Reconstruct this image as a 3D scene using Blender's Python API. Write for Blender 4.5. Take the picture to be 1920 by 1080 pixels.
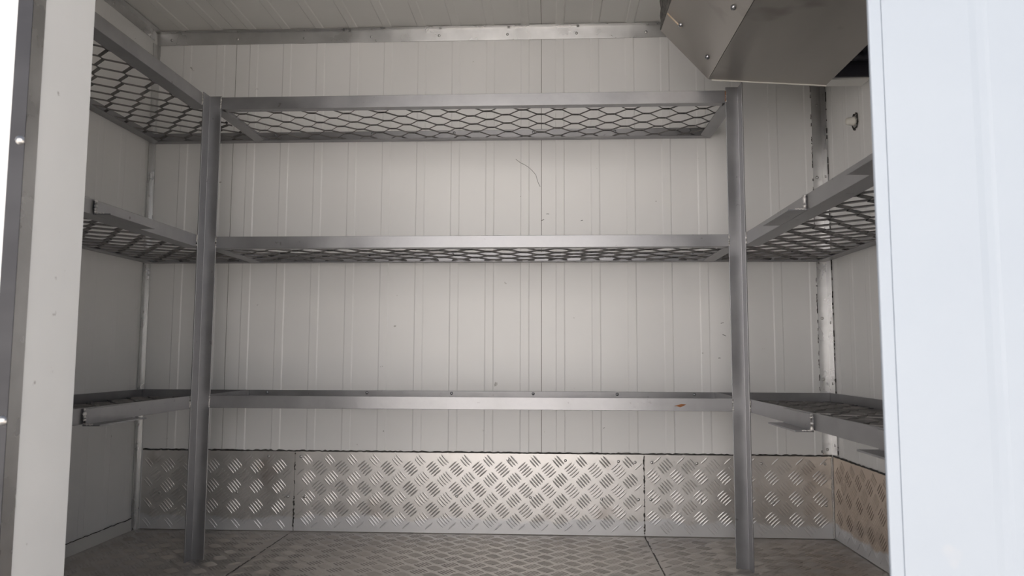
import bpy, math, random
from mathutils import Vector, Matrix
random.seed(7)
for o in list(bpy.data.objects): bpy.data.objects.remove(o, do_unlink=True)
scene = bpy.context.scene
COL = scene.collection

# ------------------------------------------------------------------ camera
CAM = Vector((0.2039, -2.1777, 0.5053)); YAW, PITCH, ROLL, FPX = -0.0496, 0.0899, 0.0033, 1405.0
def camera():
    cy, sy = math.cos(YAW), math.sin(YAW)
    f = Vector((sy, cy, 0)); r = Vector((cy, -sy, 0)); u = Vector((0, 0, 1))
    f2 = f*math.cos(PITCH) + u*math.sin(PITCH); u2 = u*math.cos(PITCH) - f*math.sin(PITCH)
    r3 = r*math.cos(ROLL) + u2*math.sin(ROLL); u3 = u2*math.cos(ROLL) - r*math.sin(ROLL)
    cd = bpy.data.cameras.new('camera'); cd.sensor_width = 36; cd.lens = FPX/1920*36; cd.clip_start = 0.02
    cd.dof.use_dof = True; cd.dof.focus_distance = 2.0; cd.dof.aperture_fstop = 9.4
    co = bpy.data.objects.new('camera', cd); COL.objects.link(co)
    M = Matrix.Identity(4)
    for i, v in enumerate((r3, u3, -f2)):
        for k in range(3): M[k][i] = v[k]
    M.translation = CAM; co.matrix_world = M; scene.camera = co
camera()

# ------------------------------------------------------------------ light: open sky, sun behind the box, exposure
SUN_EL, SUN_ROT = math.radians(44), math.radians(18)
w = bpy.data.worlds.new('sky'); scene.world = w; w.use_nodes = True
nt = w.node_tree; bg = nt.nodes['Background']
sk = nt.nodes.new('ShaderNodeTexSky'); sk.sky_type = 'NISHITA'; sk.sun_disc = False
sk.sun_elevation = SUN_EL; sk.sun_rotation = SUN_ROT; sk.dust_density = 4.0; sk.air_density = 1.0; sk.ozone_density = 1.0
hz = nt.nodes.new('ShaderNodeHueSaturation'); hz.inputs['Saturation'].default_value = 0.75
nt.links.new(sk.outputs[0], hz.inputs['Color']); nt.links.new(hz.outputs[0], bg.inputs[0])
bg.inputs[1].default_value = 0.16
sd = bpy.data.lights.new('sun', 'SUN'); sd.energy = 16.0; sd.angle = math.radians(0.6); sd.color = (1.0, 0.972, 0.965)
so = bpy.data.objects.new('sun', sd); COL.objects.link(so)
sdir = Vector((math.sin(SUN_ROT)*math.cos(SUN_EL), math.cos(SUN_ROT)*math.cos(SUN_EL), math.sin(SUN_EL)))
so.rotation_euler = sdir.to_track_quat('Z', 'Y').to_euler(); so.location = (0, 4, 6)
vs = scene.view_settings; vs.view_transform = 'Standard'; vs.look = 'None'; vs.gamma = 1.0; vs.exposure = -0.30
vs.use_curve_mapping = False

# ------------------------------------------------------------------ materials
def mat(name, c1, c2=None, scale=6.0, detail=4.0, metal=0.0, rough=0.45, rvar=0.0, bump=0.0, bscale=60.0, stretch=(1, 1, 1), lo=0.35, hi=0.65):
    m = bpy.data.materials.new(name); m.use_nodes = True
    n, l = m.node_tree.nodes, m.node_tree.links
    b = n['Principled BSDF']; b.inputs['Metallic'].default_value = metal; b.inputs['Roughness'].default_value = rough
    tc = n.new('ShaderNodeTexCoord'); mp = n.new('ShaderNodeMapping'); mp.inputs['Scale'].default_value = stretch
    l.new(tc.outputs['Object'], mp.inputs[0])
    nz = n.new('ShaderNodeTexNoise'); nz.inputs['Scale'].default_value = scale; nz.inputs['Detail'].default_value = detail
    l.new(mp.outputs[0], nz.inputs['Vector'])
    rp = n.new('ShaderNodeValToRGB'); rp.color_ramp.elements[0].position = lo; rp.color_ramp.elements[1].position = hi
    rp.color_ramp.elements[0].color = (*c1, 1); rp.color_ramp.elements[1].color = (*(c2 or c1), 1)
    l.new(nz.outputs[0], rp.inputs[0]); l.new(rp.outputs[0], b.inputs['Base Color'])
    if rvar:
        mr = n.new('ShaderNodeMapRange'); mr.inputs[1].default_value = 0.3; mr.inputs[2].default_value = 0.7
        mr.inputs[3].default_value = rough - rvar; mr.inputs[4].default_value = rough + rvar
        l.new(nz.outputs[0], mr.inputs[0]); l.new(mr.outputs[0], b.inputs['Roughness'])
    if bump:
        nb = n.new('ShaderNodeTexNoise'); nb.inputs['Scale'].default_value = bscale; nb.inputs['Detail'].default_value = 3
        l.new(mp.outputs[0], nb.inputs['Vector'])
        bp = n.new('ShaderNodeBump'); bp.inputs['Strength'].default_value = bump; bp.inputs['Distance'].default_value = 0.002
        l.new(nb.outputs[0], bp.inputs['Height']); l.new(bp.outputs[0], b.inputs['Normal'])
    return m
def add_spots(m, col, scale=22.0, lo=0.70, hi=0.74, stretch=(1, 1, 1), zmin=None):
    """small worn spots mixed over a material's base colour"""
    n, l = m.node_tree.nodes, m.node_tree.links; b = n['Principled BSDF']
    src = b.inputs['Base Color'].links[0].from_socket
    tc = n.new('ShaderNodeTexCoord'); mp = n.new('ShaderNodeMapping'); mp.inputs['Scale'].default_value = stretch
    l.new(tc.outputs['Object'], mp.inputs[0])
    nz = n.new('ShaderNodeTexNoise'); nz.inputs['Scale'].default_value = scale; nz.inputs['Detail'].default_value = 3
    l.new(mp.outputs[0], nz.inputs['Vector'])
    mr = n.new('ShaderNodeMapRange'); mr.inputs[1].default_value = lo; mr.inputs[2].default_value = hi
    l.new(nz.outputs[0], mr.inputs[0])
    mx = n.new('ShaderNodeMix'); mx.data_type = 'RGBA'; mx.inputs[7].default_value = (*col, 1)
    l.new(mr.outputs[0], mx.inputs[0]); l.new(src, mx.inputs[6]); l.new(mx.outputs[2], b.inputs['Base Color'])
    return m
M = {}
M['panel'] = add_spots(mat('white_panel_paint', (.795, .793, .785), (.835, .833, .825), 3, rough=.34, rvar=.05), (.45, .44, .42), 30, .735, .76)
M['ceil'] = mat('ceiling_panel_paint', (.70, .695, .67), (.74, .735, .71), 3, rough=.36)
M['outer'] = mat('exterior_white_paint', (.90, .90, .90), (.93, .93, .93), 3, rough=.5)
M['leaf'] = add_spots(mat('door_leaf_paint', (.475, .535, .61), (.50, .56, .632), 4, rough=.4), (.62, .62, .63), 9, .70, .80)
M['jamb'] = add_spots(mat('jamb_paint', (.89, .90, .90), (.92, .93, .93), 8, rough=.5), (.45, .44, .43), 70, .72, .78, (1, 1, .6))
M['alu'] = mat('aluminium_trim', (.55, .55, .55), (.66, .66, .66), 14, metal=.9, rough=.30, rvar=.06, bump=.08, bscale=50)
M['alu_dark'] = mat('dulled_aluminium', (.30, .31, .33), (.42, .43, .45), 9, metal=.9, rough=.28, rvar=.06)
M['steel'] = add_spots(mat('grey_painted_steel', (.295, .295, .305), (.365, .365, .375), 12, metal=.90, rough=.40, rvar=.06, bump=.1, bscale=90), (.22, .215, .215), 55, .70, .76)
M['mesh'] = mat('expanded_mesh_steel', (.15, .145, .145), (.24, .23, .225), 30, metal=.5, rough=.5)
M['stainless'] = add_spots(mat('stainless_sheet', (.34, .325, .30), (.42, .40, .375), 5, metal=.85, rough=.38, rvar=.06, bump=.05, bscale=40, stretch=(1, .15, 1)), (.25, .23, .21), 7, .62, .75)
M['fin'] = mat('coil_fin', (.10, .10, .095), (.2, .19, .18), 60, metal=.5, rough=.5)
M['black'] = mat('black_plastic', (.022, .022, .032), (.035, .035, .048), 20, rough=.45)
M['plastic'] = mat('white_plastic', (.72, .70, .64), (.78, .76, .7), 20, rough=.4)
M['seal'] = mat('dark_sealant', (.035, .033, .03), (.08, .075, .07), 60, rough=.8)
M['seam'] = mat('grey_seam_filler', (.07, .065, .06), (.16, .15, .145), 60, rough=.7)
M['weld'] = mat('weld_bead', (.62, .6, .58), (.72, .7, .68), 200, metal=.4, rough=.4, bump=.5, bscale=300)
M['rust'] = mat('rust', (.30, .12, .045), (.20, .09, .04), 90, rough=.8)
M['wire'] = mat('tan_wire', (.42, .32, .22), (.50, .40, .30), 40, rough=.5)
M['rivet'] = mat('rivet_alu', (.5, .5, .5), (.58, .57, .56), 40, metal=.9, rough=.3)
M['ground'] = mat('sandy_concrete', (.46, .42, .37), (.55, .51, .455), 1.5, detail=8, rough=.9)
M['bounce'] = mat('cream_bounce_wall', (.75, .74, .73), (.81, .80, .79), .8, detail=6, rough=.9)
M['leg_reflection'] = mat('dark_reflection_strip', (.035, .035, .042), (.06, .06, .068), 3, rough=.5, stretch=(1, 1, 4))  # dark reflection painted into the colour of the jamb trim's outer leg
M['core'] = mat('insulation_core', (.25, .24, .22), (.3, .29, .27), 20, rough=.9)
def tread_mat(name='tread_plate', c1=(.60, .585, .565), c2=(.74, .72, .70)):
    m = mat(name, c1, c2, 5.5, detail=6, metal=.9, rough=.43, rvar=.06, bump=.12, bscale=120)
    add_spots(m, (.44, .40, .37), 9, .60, .80)
    # edge of light painted as a lighter, duller band along the plates' foot
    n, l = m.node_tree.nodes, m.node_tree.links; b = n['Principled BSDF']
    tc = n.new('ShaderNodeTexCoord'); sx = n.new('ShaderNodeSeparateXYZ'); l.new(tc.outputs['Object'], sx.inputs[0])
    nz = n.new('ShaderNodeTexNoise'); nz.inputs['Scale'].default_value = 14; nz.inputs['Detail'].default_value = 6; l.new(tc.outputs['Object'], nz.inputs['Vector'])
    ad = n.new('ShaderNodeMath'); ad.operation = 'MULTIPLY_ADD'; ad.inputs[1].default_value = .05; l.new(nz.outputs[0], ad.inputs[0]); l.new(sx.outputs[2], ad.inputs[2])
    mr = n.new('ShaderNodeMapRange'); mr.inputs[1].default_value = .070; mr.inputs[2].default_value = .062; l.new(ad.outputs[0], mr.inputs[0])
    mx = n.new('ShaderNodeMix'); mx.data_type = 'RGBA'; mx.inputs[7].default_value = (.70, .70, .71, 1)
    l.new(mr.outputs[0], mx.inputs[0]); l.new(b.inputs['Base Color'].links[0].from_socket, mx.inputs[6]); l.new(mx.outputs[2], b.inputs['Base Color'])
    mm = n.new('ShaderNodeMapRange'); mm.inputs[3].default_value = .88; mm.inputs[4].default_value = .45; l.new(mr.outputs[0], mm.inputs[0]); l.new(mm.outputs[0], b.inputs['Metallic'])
    return m
M['tread'] = tread_mat(); M['tread_brown'] = tread_mat('brownish_tread_plate', (.56, .48, .41), (.68, .59, .51))  # second set has browner base colours, for the right wall's kick plate
M['floor'] = add_spots(mat('floor_tread_plate', (.50, .475, .455), (.66, .625, .59), 4, detail=6, metal=.9, rough=.37, rvar=.06, bump=.12, bscale=110), (.42, .385, .355), 6, .60, .80)

# ------------------------------------------------------------------ mesh helpers
class MB:
    def __init__(s): s.v, s.f = [], []
    def add(s, vs, fs):
        k = len(s.v); s.v += [tuple(x) for x in vs]; s.f += [tuple(i + k for i in f) for f in fs]; return s
    def box(s, x0, x1, y0, y1, z0, z1):
        return s.add([(x0, y0, z0), (x1, y0, z0), (x1, y1, z0), (x0, y1, z0), (x0, y0, z1), (x1, y0, z1), (x1, y1, z1), (x0, y1, z1)],
                     [(0, 3, 2, 1), (4, 5, 6, 7), (0, 1, 5, 4), (1, 2, 6, 5), (2, 3, 7, 6), (3, 0, 4, 7)])
    def prism(s, poly, A, B, shear=None):
        """poly: list of world-space points at start; extruded by mapping functions A(pt), B(pt)"""
        n = len(poly); a = [A(q) for q in poly]; b = [B(q) for q in poly]
        return s.add(a + b, [tuple(range(n))[::-1], tuple(range(n, 2*n))] + [(i, (i+1) % n, n + (i+1) % n, n + i) for i in range(n)])
    def tube(s, pts, r, seg=6):
        pts = [Vector(p) for p in pts]; rings = []
        for i, p in enumerate(pts):
            t = (pts[min(i+1, len(pts)-1)] - pts[max(i-1, 0)]).normalized()
            a = t.cross(Vector((0, 0, 1))); a = a.normalized() if a.length > .01 else Vector((1, 0, 0)); b = t.cross(a)
            rings.append([p + (a*math.cos(2*math.pi*k/seg) + b*math.sin(2*math.pi*k/seg))*(r[i] if isinstance(r, (list, tuple)) else r) for k in range(seg)])
        vs = [q for R in rings for q in R]; fs = [tuple(range(seg))[::-1], tuple(range((len(rings)-1)*seg, len(rings)*seg))]
        for i in range(len(rings)-1):
            for k in range(seg): fs.append((i*seg+k, i*seg+(k+1) % seg, (i+1)*seg+(k+1) % seg, (i+1)*seg+k))
        return s.add(vs, fs)
    def mesh(s, name):
        me = bpy.data.meshes.new(name); me.from_pydata(s.v, [], s.f); me.update()
        import bmesh
        b = bmesh.new(); b.from_mesh(me); bmesh.ops.recalc_face_normals(b, faces=b.faces); b.to_mesh(me); b.free()
        return me
    def build(s, name, m, parent=None, bevel=0, smooth=False):
        me = s.mesh(name); me.materials.append(m)
        o = bpy.data.objects.new(name, me); COL.objects.link(o)
        if parent: o.parent = parent
        if smooth:
            for p in me.polygons: p.use_smooth = True
        if bevel:
            bv = o.modifiers.new('bevel', 'BEVEL'); bv.width = bevel; bv.segments = 2; bv.limit_method = 'ANGLE'
        return o
def struct(o, label=None):
    o['kind'] = 'structure'
    if label: o['label'] = label
    return o
def tag(o, label, cat, group=None):
    o['label'] = label; o['category'] = cat
    if group: o['group'] = group
    return o
def empty(name, loc=(0, 0, 0)):
    o = bpy.data.objects.new(name, None); COL.objects.link(o); o.location = loc; return o
def dome_mesh(name, r, h, m, seg=10):
    vs, fs = [], []
    for j, (rr, hh) in enumerate(((1, 0), (.92, .45), (.6, .85))):
        for k in range(seg): vs.append((r*rr*math.cos(2*math.pi*k/seg), r*rr*math.sin(2*math.pi*k/seg), h*hh))
    vs.append((0, 0, h))
    for j in range(2):
        for k in range(seg): fs.append((j*seg+k, j*seg+(k+1) % seg, (j+1)*seg+(k+1) % seg, (j+1)*seg+k))
    for k in range(seg): fs.append((2*seg+k, 2*seg+(k+1) % seg, 3*seg))
    me = bpy.data.meshes.new(name); me.from_pydata(vs, [], fs); me.materials.append(m); me.update()
    for p in me.polygons: p.use_smooth = True
    return me
RIV = dome_mesh('rivet', .0042, .0022, M['rivet']); BOLT = dome_mesh('bolt', .0062, .006, M['alu_dark'])
DARKSCREW = dome_mesh('screw', .0045, .003, M['alu_dark'])
def stud(name, me, loc, nrm, parent):
    o = bpy.data.objects.new(name, me); COL.objects.link(o); o.location = loc
    o.rotation_euler = Vector(nrm).to_track_quat('Z', 'Y').to_euler(); o.parent = parent; return o

# ------------------------------------------------------------------ box dimensions
W, H, YF, T = 1.0, 1.4912, -1.20, 0.06         # half width, height, inner face of the front wall, panel thickness
PITCH_R, RIB_W, RIB_H, RIB_B = 0.1037, 0.028, 0.0016, 0.0035
RIB0, SEAM0, PANEL_W = 0.0432, 0.1818, 0.1037*9
def ribbed(a0, a1, r0=RIB0, h=RIB_H):
    """profile (a, height) along a panel from a0 to a1 with raised ribs"""
    pts = [(a0, 0)]
    k = math.floor((a0 - r0)/PITCH_R) - 1
    while True:
        R = r0 + k*PITCH_R; L = R - RIB_W; k += 1
        if L > a1: break
        if L - .002 < a0 or R + .002 > a1: continue
        pts += [(L, 0), (L + RIB_B, h), (R - RIB_B, h), (R, 0)]
    return pts + [(a1, 0)]
def panel(parent, prof, place, lo, hi, m, back=.0015):
    poly = prof + [(prof[-1][0], -back), (prof[0][0], -back)]
    b = MB(); b.prism(poly, lambda q: place(q[0], q[1], lo), lambda q: place(q[0], q[1], hi))
    return b.build('panel', m, parent)
def panels(parent, a0, a1, place, lo, hi, m, seam=SEAM0, r0=RIB0, h=RIB_H):
    cuts = [a0]; s = seam - 3*PANEL_W
    while s < a1 - .03:
        if s > a0 + .03: cuts.append(s)
        s += PANEL_W
    cuts.append(a1)
    for c, d in zip(cuts, cuts[1:]): panel(parent, ribbed(c + .0009, d - .0009, r0, h), place, lo, hi, m)

# ------------------------------------------------------------------ ground and shell
g = MB().box(-14, 14, -22, 6, -.95, -.90).build('ground', M['ground']); struct(g, 'sunlit sandy concrete yard around the box')
fw = MB().box(-7.5, 4.0, -8.6, -8.3, -.90, 3.8); fw.box(-7.55, 4.05, -8.65, -8.25, 3.8, 3.95)  # unseen wall, added and sized to throw sunlight into the box
struct(fw.build('wall_bounce', M['bounce']), 'unseen cream wall added behind the camera to bounce sunlight into the box')
back = struct(MB().box(-W-T, W+T, .0015, T, -.05, H+T).build('wall_back', M['core']), 'white ribbed panel back wall of the cold box')
panels(back, -W, W, lambda a, h, t: (a, -h, t), 0, H, M['panel'])
left = struct(MB().box(-W-T, -W-.0015, YF, 0, -.05, H+T).build('wall_left', M['core']), 'white ribbed panel wall on the left')
panels(left, YF, 0, lambda a, h, t: (-W+h, a, t), 0, H, M['panel'], seam=-.62, r0=-.04, h=.0006)
right = struct(MB().box(W+.0015, W+T, YF, 0, -.05, H+T).build('wall_right', M['core']), 'white ribbed panel wall on the right')
panels(right, YF, 0, lambda a, h, t: (W-h, a, t), 0, H, M['panel'], seam=-.80, r0=-.05, h=.0008)
ceil = struct(MB().box(-W, W, YF, 0, H+.0015, H+T).build('ceiling', M['core']), 'ribbed white ceiling panels')
panels(ceil, -W, W, lambda a, h, t: (a, t, H-h), YF, 0, M['ceil'])
floor = struct(MB().box(-W, W, YF-.12, 0, -.05, -.0025).build('floor', M['core']), 'aluminium tread plate floor')

# front wall with its door opening (left jamb, header, right part behind the closed leaf)
JX, YO = -0.429, -1.322
front = struct(MB().box(-W-T, JX-.0012, YO, YF, -.05, H+T).build('wall_front', M['outer']), 'white front wall beside the door opening')
MB().box(JX-.0012, JX, YO+.002, YF, 0, 1.455).build('jamb_face', M['jamb'], front, bevel=.0005)
MB().box(JX-.0012, .70, YO, YF, 1.455, H+T).build('header', M['outer'], front)
MB().box(.70, W+T, YO, YF, -.05, H+T).build('wall_segment', M['outer'], front)
t_ = .0015
jt = struct(MB().box(JX, JX+t_, YO-t_, YO+.021, 0, 1.455).build('trim_1', M['alu'], None), 'dull aluminium corner strip on the left door jamb')
MB().box(JX-.017, JX+t_+.0004, YO-t_-.001, YO-t_, 0, 1.455).build('outer_leg', M['leg_reflection'], jt)
for z in (.094, .428, .762, 1.096): stud('rivet', dome_mesh('rivet', .0062, .004, M['rivet']), (JX-.003, YO-t_-.001, z), (.25, -1, 0), jt)

# right door leaf, closed, ribbed outside face
LX, LY0, LY1 = .5672, -1.37, -1.331
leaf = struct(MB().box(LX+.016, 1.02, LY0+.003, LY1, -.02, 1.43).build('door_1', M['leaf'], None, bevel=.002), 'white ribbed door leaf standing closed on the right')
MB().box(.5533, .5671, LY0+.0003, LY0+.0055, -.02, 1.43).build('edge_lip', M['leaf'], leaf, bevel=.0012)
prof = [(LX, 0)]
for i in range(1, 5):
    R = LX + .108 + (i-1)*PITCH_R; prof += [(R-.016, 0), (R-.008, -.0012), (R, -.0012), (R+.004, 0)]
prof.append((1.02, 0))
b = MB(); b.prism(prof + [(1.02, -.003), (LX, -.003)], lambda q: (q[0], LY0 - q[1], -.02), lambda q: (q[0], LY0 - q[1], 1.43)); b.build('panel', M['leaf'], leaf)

# ------------------------------------------------------------------ tread plates
LU, LV = .066, .0572
def tread_bars(mb, u0, u1, v0, v1, place, ou=0, ov=0, n=5, ln=.0355, wd=.0048, sp=.0080, h=.0010):
    for ph, (du, dv, ang) in enumerate(((0, 0, -48), (LU/2, LV/2, 42))):
        ca, sa = math.cos(math.radians(ang)), math.sin(math.radians(ang))
        iu = math.floor((u0 - ou)/LU) - 1
        while ou + iu*LU < u1 + LU:
            iv = math.floor((v0 - ov)/LV) - 1
            while ov + iv*LV < v1 + LV:
                cu, cv = ou + iu*LU + du, ov + iv*LV + dv; iv += 1
                for k in range(n):
                    off = (k - (n-1)/2)*sp; l2 = ln/2*(1 if 0 < k < n-1 else .88)
                    bu, bv = cu - sa*off, cv + ca*off
                    e = [(bu + ca*l2*s, bv + sa*l2*s) for s in (-1, 1)]
                    if min(x for x, _ in e) < u0 or max(x for x, _ in e) > u1 or min(y for _, y in e) < v0 or max(y for _, y in e) > v1: continue
                    q = [(-l2, 0, 0), (-l2*.55, -wd/2, 0), (l2*.55, -wd/2, 0), (l2, 0, 0), (l2*.55, wd/2, 0), (-l2*.55, wd/2, 0), (-l2*.6, 0, h), (l2*.6, 0, h)]
                    mb.add([place(bu + ca*x - sa*y, bv + sa*x + ca*y, z) for x, y, z in q],
                           [(0, 1, 6), (1, 2, 7, 6), (2, 3, 7), (3, 4, 7), (4, 5, 6, 7), (5, 0, 6)])
            iu += 1
def plate(parent, name, u0, u1, v0, v1, place, m, ou=0, ov=0, th=.0024, h=.00095):
    mb = MB(); c = [(u0, v0), (u1, v0), (u1, v1), (u0, v1)]
    mb.add([place(u, v, -th) for u, v in c] + [place(u, v, 0) for u, v in c], [(0, 1, 2, 3), (4, 5, 6, 7), (0, 1, 5, 4), (1, 2, 6, 5), (2, 3, 7, 6), (3, 0, 4, 7)])
    o = mb.build(name, m, parent)
    tb = MB(); tread_bars(tb, u0+.002, u1-.002, v0+.002, v1-.002, place, ou, ov, h=h)
    t = tb.build('tread_bars', m, o); t['kind'] = 'stuff'
    return o
def ragged(mb, p0, p1, wdir, nrm, w0, w1, n, skip=0.0, h=.0016, jit=.0012):
    """uneven bead of sealant from p0 to p1, widening along wdir, standing h off the surface"""
    p0, p1, wdir, nrm = Vector(p0), Vector(p1), Vector(wdir), Vector(nrm); prev = None
    on = True
    for i in range(n+1):
        if skip and random.random() < .35: on = random.random() > skip
        c = p0.lerp(p1, i/n) + wdir*random.uniform(-jit, jit); ww = random.uniform(w0, w1)
        r = [c - wdir*ww/2, c + wdir*ww/2, c + wdir*ww*.3 + nrm*h, c - wdir*ww*.3 + nrm*h]
        if prev and on: mb.add(prev + r, [(0, 1, 5, 4), (1, 2, 6, 5), (2, 3, 7, 6), (3, 0, 4, 7), (0, 3, 2, 1), (4, 5, 6, 7)])
        prev = r
    return mb
# floor plates
FS = (-.535, .470)
fpl = lambda u, v, h: (u, v, h)
for a, c, oo in ((-W, FS[0], .01), (FS[0], FS[1], .03), (FS[1], W, .05)):
    plate(floor, 'floor_plate', a+.001, c-.001, YF-.12, -.002, fpl, M['floor'], oo, .02, h=.0014)
for x0, x1 in ((-.534, -.541), (.472, .466)):
    mb = MB(); ragged(mb, (x0, -.004, 0), (x1 + (-.004 if x1 < 0 else .003), -1.3, 0), (1, 0, 0), (0, 0, 1), .001, .0042, 160, .25, h=.001); mb.build('seam_sealant', M['seam'], floor)['kind'] = 'stuff'
# kick plates on the back wall
HP = .2262
bb = struct(MB().box(-.985, W-.004, -.002, -.0017, 0, HP).build('baseboard_back', M['core']), 'tread plate kick band along the back wall')
BS = (-.532, .472)
bpl = lambda u, v, h: (u, -.0046 - h, v)
for a, c, oo, ov in ((-.985, BS[0], -.578, .0124), (BS[0], BS[1], -.029, .038), (BS[1], W-.006, .531, .0234)):
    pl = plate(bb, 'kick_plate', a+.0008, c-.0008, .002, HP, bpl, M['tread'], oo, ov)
for x, z in ((-.93, .105), (-.70, .108), (-.61, .212), (-.55, .098), (-.50, .098), (-.515, .212), (-.06, .105), (.15, .104), (.352, .102), (.09, .208), (.25, .208), (.40, .207), (.447, .205), (.494, .205), (.455, .102), (.49, .102), (.62, .204), (.63, .10), (.80, .205), (.83, .098), (.975, .206), (.975, .092)):
    stud('rivet', RIV, (x, -.0046, z), (0, -1, 0), bb)
mb = MB(); ragged(mb, (-.985, -.003, HP+.002), (W-.006, -.003, HP+.002), (0, 0, 1), (0, -1, 0), .003, .0065, 260); mb.build('sealant', M['seal'], bb)['kind'] = 'stuff'
for x in BS:
    mb = MB(); ragged(mb, (x, -.0046, .003), (x, -.0046, HP-.003), (1, 0, 0), (0, -1, 0), .001, .006, 50, .3); mb.build('seam_sealant', M['seal'], bb)['kind'] = 'stuff'
# kick plate on the right wall
br = struct(MB().box(W-.0022, W-.0017, YF, -.006, 0, HP).build('baseboard_right', M['core']), 'tread plate kick band along the right wall')
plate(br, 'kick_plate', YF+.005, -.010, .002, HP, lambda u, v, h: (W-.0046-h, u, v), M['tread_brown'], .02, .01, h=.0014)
mb = MB(); ragged(mb, (W-.003, YF, HP+.002), (W-.003, -.01, HP+.002), (0, 0, 1), (-1, 0, 0), .003, .006, 140); mb.build('sealant', M['seal'], br)['kind'] = 'stuff'
mb = MB(); ragged(mb, (W-.007, -.006, .004), (W-.007, -.006, HP-.004), (1, 0, 0), (0, -1, 0), .003, .007, 60); mb.build('corner_weld', M['weld'], br)['kind'] = 'stuff'
# low strip on the left wall
bl = struct(MB().box(-W+.0017, -W+.0035, YF, -.004, 0, .034).build('baseboard_left', M['ceil'], None, bevel=.0005), 'low pale strip at the foot of the left wall')
mb = MB(); ragged(mb, (-W+.0025, YF, .0345), (-W+.0025, -.03, .0345), (0, 0, 1), (1, 0, 0), .001, .003, 120); mb.build('sealant', M['seal'], bl)['kind'] = 'stuff'

# ------------------------------------------------------------------ aluminium corner angles
def angle_trim(name, label, poly, A, B, studs):
    b = MB(); b.prism(poly, A, B); o = struct(b.build(name, M['alu'], None), label)
    for loc, n in studs: stud('rivet', RIV, loc, n, o)
    return o
e, k = .0018, .0036        # standing off the ribs
# back wall to ceiling
xs = [-.954 + .2068*i for i in range(10)]
angle_trim('trim_2', 'aluminium angle between back wall and ceiling',
    [(-e, H-.040), (-k, H-.040), (-.0078, H-.0065), (-.0078, H-k), (-.022, H-k), (-.022, H-e), (-e, H-e)],
    lambda q: (-W+.002, q[0], q[1]), lambda q: (W-.002, q[0], q[1]),
    [((x, -.0058, H-.024), (0, -1, -.12)) for x in xs] + [((x + .004, -.013, H-k), (0, 0, -1)) for x in xs])
angle_trim('trim_3', 'aluminium angle between left wall and ceiling',
    [(-W+e, H-.032), (-W+k, H-.032), (-W+k, H-k), (-W+.022, H-k), (-W+.022, H-e), (-W+e, H-e)],
    lambda q: (q[0], -.022, q[1]), lambda q: (q[0], YF, q[1]), [((-W+k, -.04 - .2*i, H-.020), (1, 0, 0)) for i in range(6)])
angle_trim('trim_4', 'aluminium angle between right wall and ceiling',
    [(W-e, H-.032), (W-k, H-.032), (W-k, H-k), (W-.022, H-k), (W-.022, H-e), (W-e, H-e)],
    lambda q: (q[0], -.022, q[1]), lambda q: (q[0], YF, q[1]), [])
angle_trim('trim_5', 'aluminium angle up the left back corner',
    [(-W+e, -.028), (-W+k, -.028), (-W+k, -k), (-W+.010, -k), (-W+.010, -e), (-W+e, -e)],
    lambda q: (q[0], q[1], 0), lambda q: (q[0], q[1], H-.041), [((-W+k, -.016, z), (1, 0, 0)) for z in (.63, .30, .98)])
rt = angle_trim('trim_6', 'aluminium angle up the right back corner, edges sealed in black',
    [(W-e, -.040), (W-k, -.040), (W-k, -k), (W-.030, -k), (W-.030, -e), (W-e, -e)],
    lambda q: (q[0], q[1], HP+.004), lambda q: (q[0], q[1], H-.041),
    [((x, -k, z), (0, -1, 0)) for x, z in ((.985, 1.237), (.980, 1.022), (.981, .614), (.979, .441), (.983, .246))] + [((W-k, -.024, z), (-1, 0, 0)) for z in (1.02, .60, .43, .26)])
for p0, p1, wd, nn in (((W-.0315, -.0012, HP+.01), (W-.0315, -.0012, 1.40), (1, 0, 0), (0, -1, 0)), ((W-.0012, -.0415, HP+.01), (W-.0012, -.0415, 1.40), (0, 1, 0), (-1, 0, 0))):
    mb = MB(); ragged(mb, p0, p1, wd, nn, .0006, .0028, 330, .62, h=.0016, jit=.0006); mb.build('sealant', M['seal'], rt)['kind'] = 'stuff'

# marks on the back wall: hair-thin crack and small scuffs
pts = [(.106, 1.085), (.120, 1.074), (.132, 1.068), (.143, 1.061), (.155, 1.050), (.165, 1.038), (.169, 1.024), (.173, 1.012), (.178, 1.002)]
MB().tube([(x, -.0006 if not (.118 <= x <= .147) else -.0018, z) for x, z in pts], .00055, 5).build('crack', M['seal'], back)
for x, z, dx, dz in ((.126, .974, .007, .001), (.186, .902, .004, .002), (.20, .92, .004, 0), (.30, .90, .003, .0006), (.70, .60, .004, .001), (.705, .565, .005, -.002), (.69, .50, .003, 0), (.74, .55, .002, 0), (.34, .45, .004, .001), (.55, .49, .002, .0015), (.36, .30, .002, .001), (.545, .895, .002, .002)):
    MB().tube([(x-dx, -.0004, z-dz), (x, -.0007, z+.0006), (x+dx, -.0004, z+dz)], .0007, 4).build('scuff', M['seal'], back)
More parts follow.
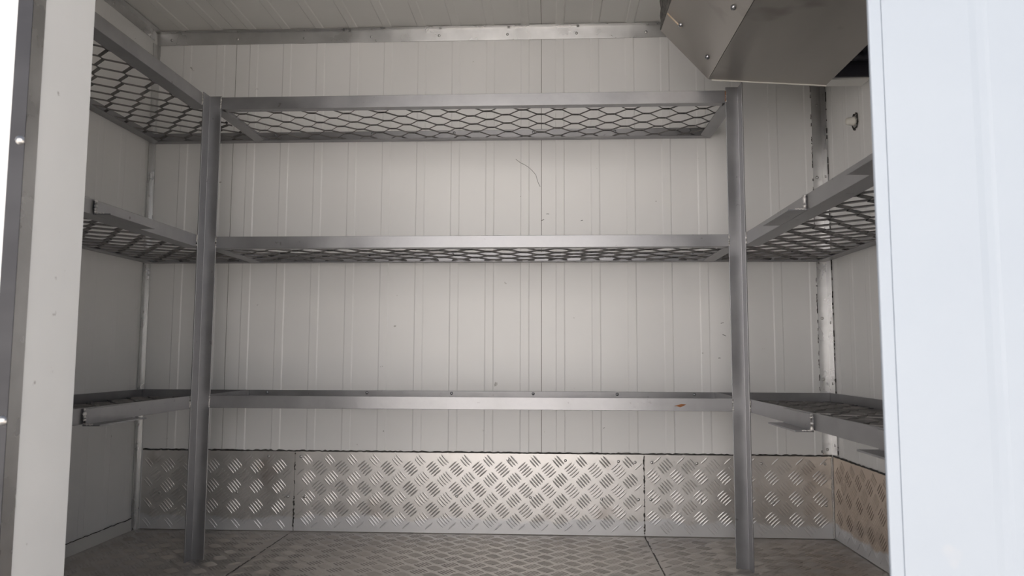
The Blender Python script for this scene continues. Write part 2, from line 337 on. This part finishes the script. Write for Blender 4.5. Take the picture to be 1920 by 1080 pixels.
# white plug on the right wall
pg = empty('wall_plug', (W-.0018, -.238, 1.114)); tag(pg, 'small white plastic plug with dark sealant ring on the right wall', 'plug')
def ring_x(rs): return [[(x, r*math.cos(2*math.pi*k/14), r*math.sin(2*math.pi*k/14)) for k in range(14)] for x, r in rs]
def lathe_x(rs):
    R = ring_x(rs); vs = [q for r in R for q in r]; n = 14
    fs = [tuple(range(n)), tuple(range((len(R)-1)*n, len(R)*n))] + [(i*n+k, i*n+(k+1) % n, (i+1)*n+(k+1) % n, (i+1)*n+k) for i in range(len(R)-1) for k in range(n)]
    return MB().add(vs, fs)
lathe_x([(0, .0125), (-.006, .0115), (-.019, .0095), (-.023, .0075), (-.0245, .004)]).build('plug_body', M['plastic'], pg, smooth=True)
mb = MB()
for i in range(26):
    a = 2*math.pi*i/26; rr = .0155 + random.uniform(-.001, .004)
    mb.tube([(-.0004, rr*math.cos(a), rr*math.sin(a)*1.15), (-.0012, rr*math.cos(a+.26), rr*math.sin(a+.26)*1.15)], random.uniform(.001, .0024), 5)
mb.build('sealant_ring', M['seal'], pg)

# ------------------------------------------------------------------ shelving
S = .3144; PX = .680; TH = .003
LEV = {'top': (1.142, 1.174), 'mid': (.776, .8065), 'low': (.372, .403)}
def rail(name, parent, p0, p1, inward, w, h, m0=1, m1=1, mm=None, zb=0):
    """angle iron from p0 to p1: upright leg on the outer line, flat leg at the bottom towards inward; ends mitred (m0, m1)"""
    p0, p1, inn = Vector(p0), Vector(p1), Vector(inward); d = (p1 - p0).normalized()
    prof = [(0, 0), (w, 0), (w, TH), (TH, TH), (TH, h), (0, h)]
    A = lambda q: p0 + inn*q[0] + d*q[0]*m0 + Vector((0, 0, q[1])); B = lambda q: p1 + inn*q[0] - d*q[0]*m1 + Vector((0, 0, q[1]))
    b = MB(); b.prism(prof, A, B); return b.build(name, mm or M['steel'], parent, bevel=.0007)
def expanded(name, parent, u0, u1, v0, v1, place, z, ou=0.0, ov=0.0, LWD=.094, SWD=.0745, bond=.017, sw=.0040, st=.0018, seed=1):
    """expanded metal: zigzag strands along u that touch their neighbours at bonds"""
    rnd = random.Random(seed); mb = MB(); kk = math.floor((v0 - ov)/(SWD/2)) - 1
    warp = [(rnd.uniform(2, 7), rnd.uniform(2, 7), rnd.uniform(0, 6.3)) for _ in range(3)]
    def zz(u, v): return z + .0016*sum(math.sin(a*u*3 + b*v*3 + c) for a, b, c in warp)/2
    while True:
        vc = ov + kk*SWD/2
        if vc - SWD/4 > v1: break
        sg = 1 if kk % 2 else -1; pts = []
        j = math.floor((u0 - ou)/LWD) - 1
        while ou + j*LWD < u1 + LWD:
            c = ou + j*LWD; j += 1
            pts += [(c - bond/2, vc + sg*SWD/4), (c + bond/2, vc + sg*SWD/4), (c + LWD/2 - bond/2, vc - sg*SWD/4), (c + LWD/2 + bond/2, vc - sg*SWD/4)]
        kk += 1
        # clip to the sheet
        seg = []
        def flush():
            if len(seg) < 2: seg.clear(); return
            vs, fs = [], []
            for i, (u, v) in enumerate(seg):
                a = Vector(seg[max(i-1, 0)]); c2 = Vector(seg[min(i+1, len(seg)-1)]); t = (c2 - a).normalized(); n = Vector((-t.y, t.x))*sw/2
                tilt = .0019
                for s in (-1, 1):
                    for q in (-st/2, st/2): vs.append(place(u + n.x*s, v + n.y*s, zz(u, v) + q + s*tilt))
            for i in range(len(seg)-1):
                o = i*4
                for a, c2 in ((0, 1), (1, 3), (3, 2), (2, 0)): fs.append((o+a, o+c2, o+4+c2, o+4+a))
            fs += [(0, 1, 3, 2), tuple(len(vs)-4 + i for i in (0, 2, 3, 1))]
            mb.add(vs, fs); seg.clear()
        def inside(p): return u0 <= p[0] <= u1 and v0 <= p[1] <= v1
        def cut(p, q):
            lo, hi = 0.0, 1.0
            for _ in range(22):
                md = (lo + hi)/2; x = (p[0] + (q[0]-p[0])*md, p[1] + (q[1]-p[1])*md)
                if inside(x): lo = md
                else: hi = md
            return (p[0] + (q[0]-p[0])*lo, p[1] + (q[1]-p[1])*lo)
        for i, q in enumerate(pts):
            if inside(q):
                if not seg and i and not inside(pts[i-1]): seg.append(cut(q, pts[i-1]))
                seg.append(q)
            else:
                if seg: seg.append(cut(pts[i-1], q)); flush()
        flush()
    return mb.build(name, M['mesh'], parent)
def weld(parent, p0, p1, r=.0028, n=9):
    p0, p1 = Vector(p0), Vector(p1)
    MB().tube([p0.lerp(p1, i/n) + Vector((random.uniform(-.0006, .0006),)*3) for i in range(n+1)], [random.uniform(.7, 1.25)*r for _ in range(n+1)], 7).build('weld', M['weld'], parent, smooth=True)

# rack along the back wall: two posts and three tiers
rack = empty('shelving_rack', (0, -S/2, 0))
def under(o, r):                       # keep world positions while parented to an Empty that stands at the base
    o.matrix_parent_inverse = r.matrix_world.inverted(); return o
tag(rack, 'grey welded steel rack with two floor posts along the back wall', 'shelf', 'angle steel shelving of the cold box')
bpy.context.view_layer.update()
def post(sx, ztop):
    x = sx*PX; b = MB()
    prof = [(0, -.034), (0, 0), (-.031, 0), (-.031, TH), (TH, TH), (TH, -.034)]     # (towards outside, depth): corner at the back outside
    b.prism([(x + sx*q[0], -S + q[1]) for q in prof], lambda q: (q[0], q[1], 0), lambda q: (q[0], q[1], ztop))
    return b.build('post', M['steel'], rack, bevel=.0006)
XB = .6765
for nm, (z0, z1) in LEV.items():
    h = z1 - z0
    fr = rail('front_rail', rack, (-.649, -S+.0005, z0), (.649, -S+.0005, z0), (0, 1, 0), .024, h, 0, 0)
    rr = rail('back_rail', rack, (XB, -.0022, z0), (-XB, -.0022, z0), (0, -1, 0), .026, h)
    rail('end_rail', rack, (-XB, -.0022, z0), (-XB, -S+.004, z0), (1, 0, 0), .034, h, 1, 0)
    rail('end_rail', rack, (XB, -S+.004, z0), (XB, -.0022, z0), (-1, 0, 0), .034, h, 0, 1)
    expanded('mesh_panel', rack, -.672, .672, -S+.007, -.007, lambda u, v, z: (u, v, z), z0+TH+.0040, ou=.135, ov=-.253+.0745/4, seed=len(nm) + int(z0*10))
    for x in (-.62, -.325, -.078, .158, .398, .617): stud('screw', DARKSCREW, (x, -.0022-TH, z0+.024), (0, -1, 0), rack)
    for s in (-1, 1): weld(rack, (s*.650, -S-.0003, z0+.002), (s*.650, -S-.0003, z1-.001), .0018)
MB().add([(.508, -S-.0001, .384), (.515, -S-.0001, .3835), (.523, -S-.0001, .381), (.532, -S-.0001, .3845), (.537, -S-.0001, .388), (.526, -S-.0001, .389), (.519, -S-.0001, .387),
          (.508, -S+.0005, .384), (.515, -S+.0005, .3835), (.523, -S+.0005, .381), (.532, -S+.0005, .3845), (.537, -S+.0005, .388), (.526, -S+.0005, .389), (.519, -S+.0005, .387)],
         [tuple(range(7)), tuple(range(7, 14))] + [(i, (i+1) % 7, 7+(i+1) % 7, 7+i) for i in range(7)]).build('rust_patch', M['rust'], rack)
post(-1, 1.177); post(1, 1.182)
for s in (1,): MB().tube([(s*.6485, -S-.0008, 1.145), (s*.6487, -S-.001, 1.160), (s*.6485, -S-.0008, 1.172)], .0012, 5).build('rust_streak', M['rust'], rack)

def side_rack(sx, levels, label, seed):
    r = empty('shelving_rack', (sx*.84, -.6, 0)); tag(r, label, 'shelf', 'angle steel shelving of the cold box'); bpy.context.view_layer.update()
    xi, xo, ye = sx*(PX+.0035), sx*(W-.0022), YF+.02
    for i, nm in enumerate(levels):
        z0, z1 = LEV[nm]; h = z1 - z0
        a = rail('front_rail', r, (xi, -S-.002, z0), (xi, ye, z0), (sx, 0, 0), .038, h, 0, 1)
        rail('wall_rail', r, (xo, ye, z0), (xo, -.0022, z0), (-sx, 0, 0), .030, h)
        rail('back_rail', r, (xo, -.0022, z0), (sx*(XB+.0012), -.0022, z0), (0, -1, 0), .026, h, 1, 0)
        rail('end_rail', r, (xi, ye, z0), (xo, ye, z0), (0, 1, 0), .030, h)
        expanded('mesh_panel', r, ye+.006, -.008, PX+.008, W-.007, lambda u, v, z: (sx*v, u, z), z0+TH+.0040, ou=-.641 if sx < 0 else -.654, ov=.7155, seed=seed+i)
        weld(r, (xi - sx*.0005, -S-.035, z0+.002), (xi - sx*.0005, -S-.035, z1-.001), .0017)
        for y0, y1 in ((-.777, -.610), (-1.16, -1.052)):
            if nm == 'top': continue
            zb = z0 + (.0 if nm == 'mid' else -.0032)
            x1 = xi - sx*.0005; x2 = x1 - sx*.0032; x3 = x1 - sx*.034
            b = MB(); b.prism([(x1, zb), (x3, zb), (x3, zb+.003), (x2, zb+.003), (x2, z1-.002), (x1, z1-.002)], lambda q: (q[0], y0, q[1]), lambda q: (q[0], y1, q[1]))
            o = b.build('bracket', M['steel'], r, bevel=.0005)
            weld(o, (x2 - sx*.0003, y0, zb+.004), (x2 - sx*.0003, y0, z1-.001), .0032)
            weld(o, (x2, y0+.001, zb+.0028), (x2 - sx*.018, y0+.001, zb+.0028), .0014)
    return r
side_rack(-1, ('top', 'mid', 'low'), 'grey welded steel rack of three mesh tiers along the left wall', 11)
side_rack(1, ('mid', 'low'), 'grey welded steel rack of two mesh tiers along the right wall', 31)

# ------------------------------------------------------------------ evaporator under the ceiling
ev = empty('evaporator_unit', (.68, -.7, H)); tag(ev, 'stainless steel evaporator cooling unit hung under the ceiling at right', 'cooler'); bpy.context.view_layer.update()
Y0, Y1 = -1.06, -.360
def sheet(name, pts2, th, m=None, y0=Y0, y1=Y1):
    """folded sheet: polyline in x-z given thickness, along y"""
    P = [Vector((x, z)) for x, z in pts2]; off = []
    for i, p in enumerate(P):
        t = (P[min(i+1, len(P)-1)] - P[max(i-1, 0)]).normalized(); off.append(p + Vector((-t.y, t.x))*th)
    poly = P + off[::-1]
    b = MB(); b.prism(poly, lambda q: (q.x, y0, q.y), lambda q: (q.x, y1, q.y)); return b.build(name, m or M['stainless'], ev, bevel=.0004)
sheet('slant_panel', [(.4825, 1.312), (.5970, 1.186)], .0015)
sheet('drip_pan', [(.5985, 1.1858), (.882, 1.167), (.882, 1.205)], .0015)
b = MB(); b.prism([(.606, 1.1825), (.882, 1.1635), (.882, 1.1670), (.606, 1.1860)], lambda q: (q[0], Y1-.0012, q[1]), lambda q: (q[0], Y1, q[1])); b.build('pan_lip', M['plastic'], ev)
b = MB(); b.prism([(.486, 1.316), (.600, 1.190), (.878, 1.172), (.878, H-.004), (.486, H-.004)], lambda q: (q[0], Y1-.004, q[1]), lambda q: (q[0], Y1-.0015, q[1])); b.build('end_panel', M['stainless'], ev)
b = MB(); b.prism([(.486, 1.316), (.600, 1.190), (.878, 1.172), (.878, H-.004), (.486, H-.004)], lambda q: (q[0], Y0+.0015, q[1]), lambda q: (q[0], Y0+.004, q[1])); b.build('end_panel', M['stainless'], ev)
MB().box(.874, .8775, Y0+.005, Y1-.005, 1.21, H-.004).build('side_panel', M['stainless'], ev)
MB().box(.490, .8735, Y0+.005, Y1-.005, H-.012, H-.005).build('mounting_plate', M['alu_dark'], ev)
mb = MB(); n = 150
for i in range(n):
    y = Y0+.006 + (Y1-.012-Y0)*i/(n-1); dx = random.uniform(-.002, .002)
    zs = [1.312 + (H-.014-1.312)*j/9 for j in range(10)]
    for j in range(9):
        a, c = (.0025 if j % 2 else 0) + dx, (0 if j % 2 else .0025) + dx
        mb.add([(.4815+a, y-.0005, zs[j]), (.4815+c, y-.0005, zs[j+1]), (.505, y-.0005, zs[j+1]), (.505, y-.0005, zs[j]),
                (.4815+a, y+.0005, zs[j]), (.4815+c, y+.0005, zs[j+1]), (.505, y+.0005, zs[j+1]), (.505, y+.0005, zs[j])], [(0, 1, 2, 3), (4, 5, 6, 7), (0, 1, 5, 4), (3, 2, 6, 7)])
mb.build('coil_fins', M['fin'], ev)['kind'] = 'stuff'
MB().box(.506, .520, Y0+.006, Y1-.006, 1.30, H-.014).build('coil_block', M['black'], ev)
nn = Vector((-.126, 0, -.115)).normalized()
for x, y, z in ((.513, -.468, 1.278), (.577, -.450, 1.207), (.577, -.700, 1.208), (.513, -.72, 1.278), (.577, -.95, 1.208)):
    stud('bolt', BOLT, Vector((x, y, z)) + nn*.0002, nn, ev)
MB().tube([Vector((.484, -.467, 1.309)) + nn*.003, Vector((.500, -.468, 1.292)) + nn*.004, Vector((.517, -.468, 1.274)) + nn*.004], .0018, 6).build('wire', M['wire'], ev)
# fan housing between the unit and the right wall
fh = MB().box(.885, .9965, -.346, -.337, 1.194, 1.235).build('fan_housing', M['black'], ev)
MB().box(.900, .9965, -.337, -.289, 1.1895, 1.1935).build('housing_plate', M['ceil'], fh)
MB().box(.965, .9965, -.40, -.347, 1.230, 1.300).build('fan_bracket', M['black'], fh, bevel=.004)
MB().tube([(.885, -.36, 1.225), (.92, -.365, 1.238), (.95, -.37, 1.236), (.995, -.37, 1.24)], [.010, .012, .012, .010], 10).build('hose', M['black'], fh, smooth=True)
MB().tube([(.905, -.352, 1.205), (.93, -.352, 1.222)], .006, 8).build('connector', M['alu_dark'], fh, smooth=True)

for o in list(bpy.data.objects):        # parts were built in world coordinates: keep them there under Empties standing at each base
    p = o.parent
    if p and p.type == 'EMPTY' and p.name.split('.')[0] in ('shelving_rack', 'evaporator_unit'): under(o, p)
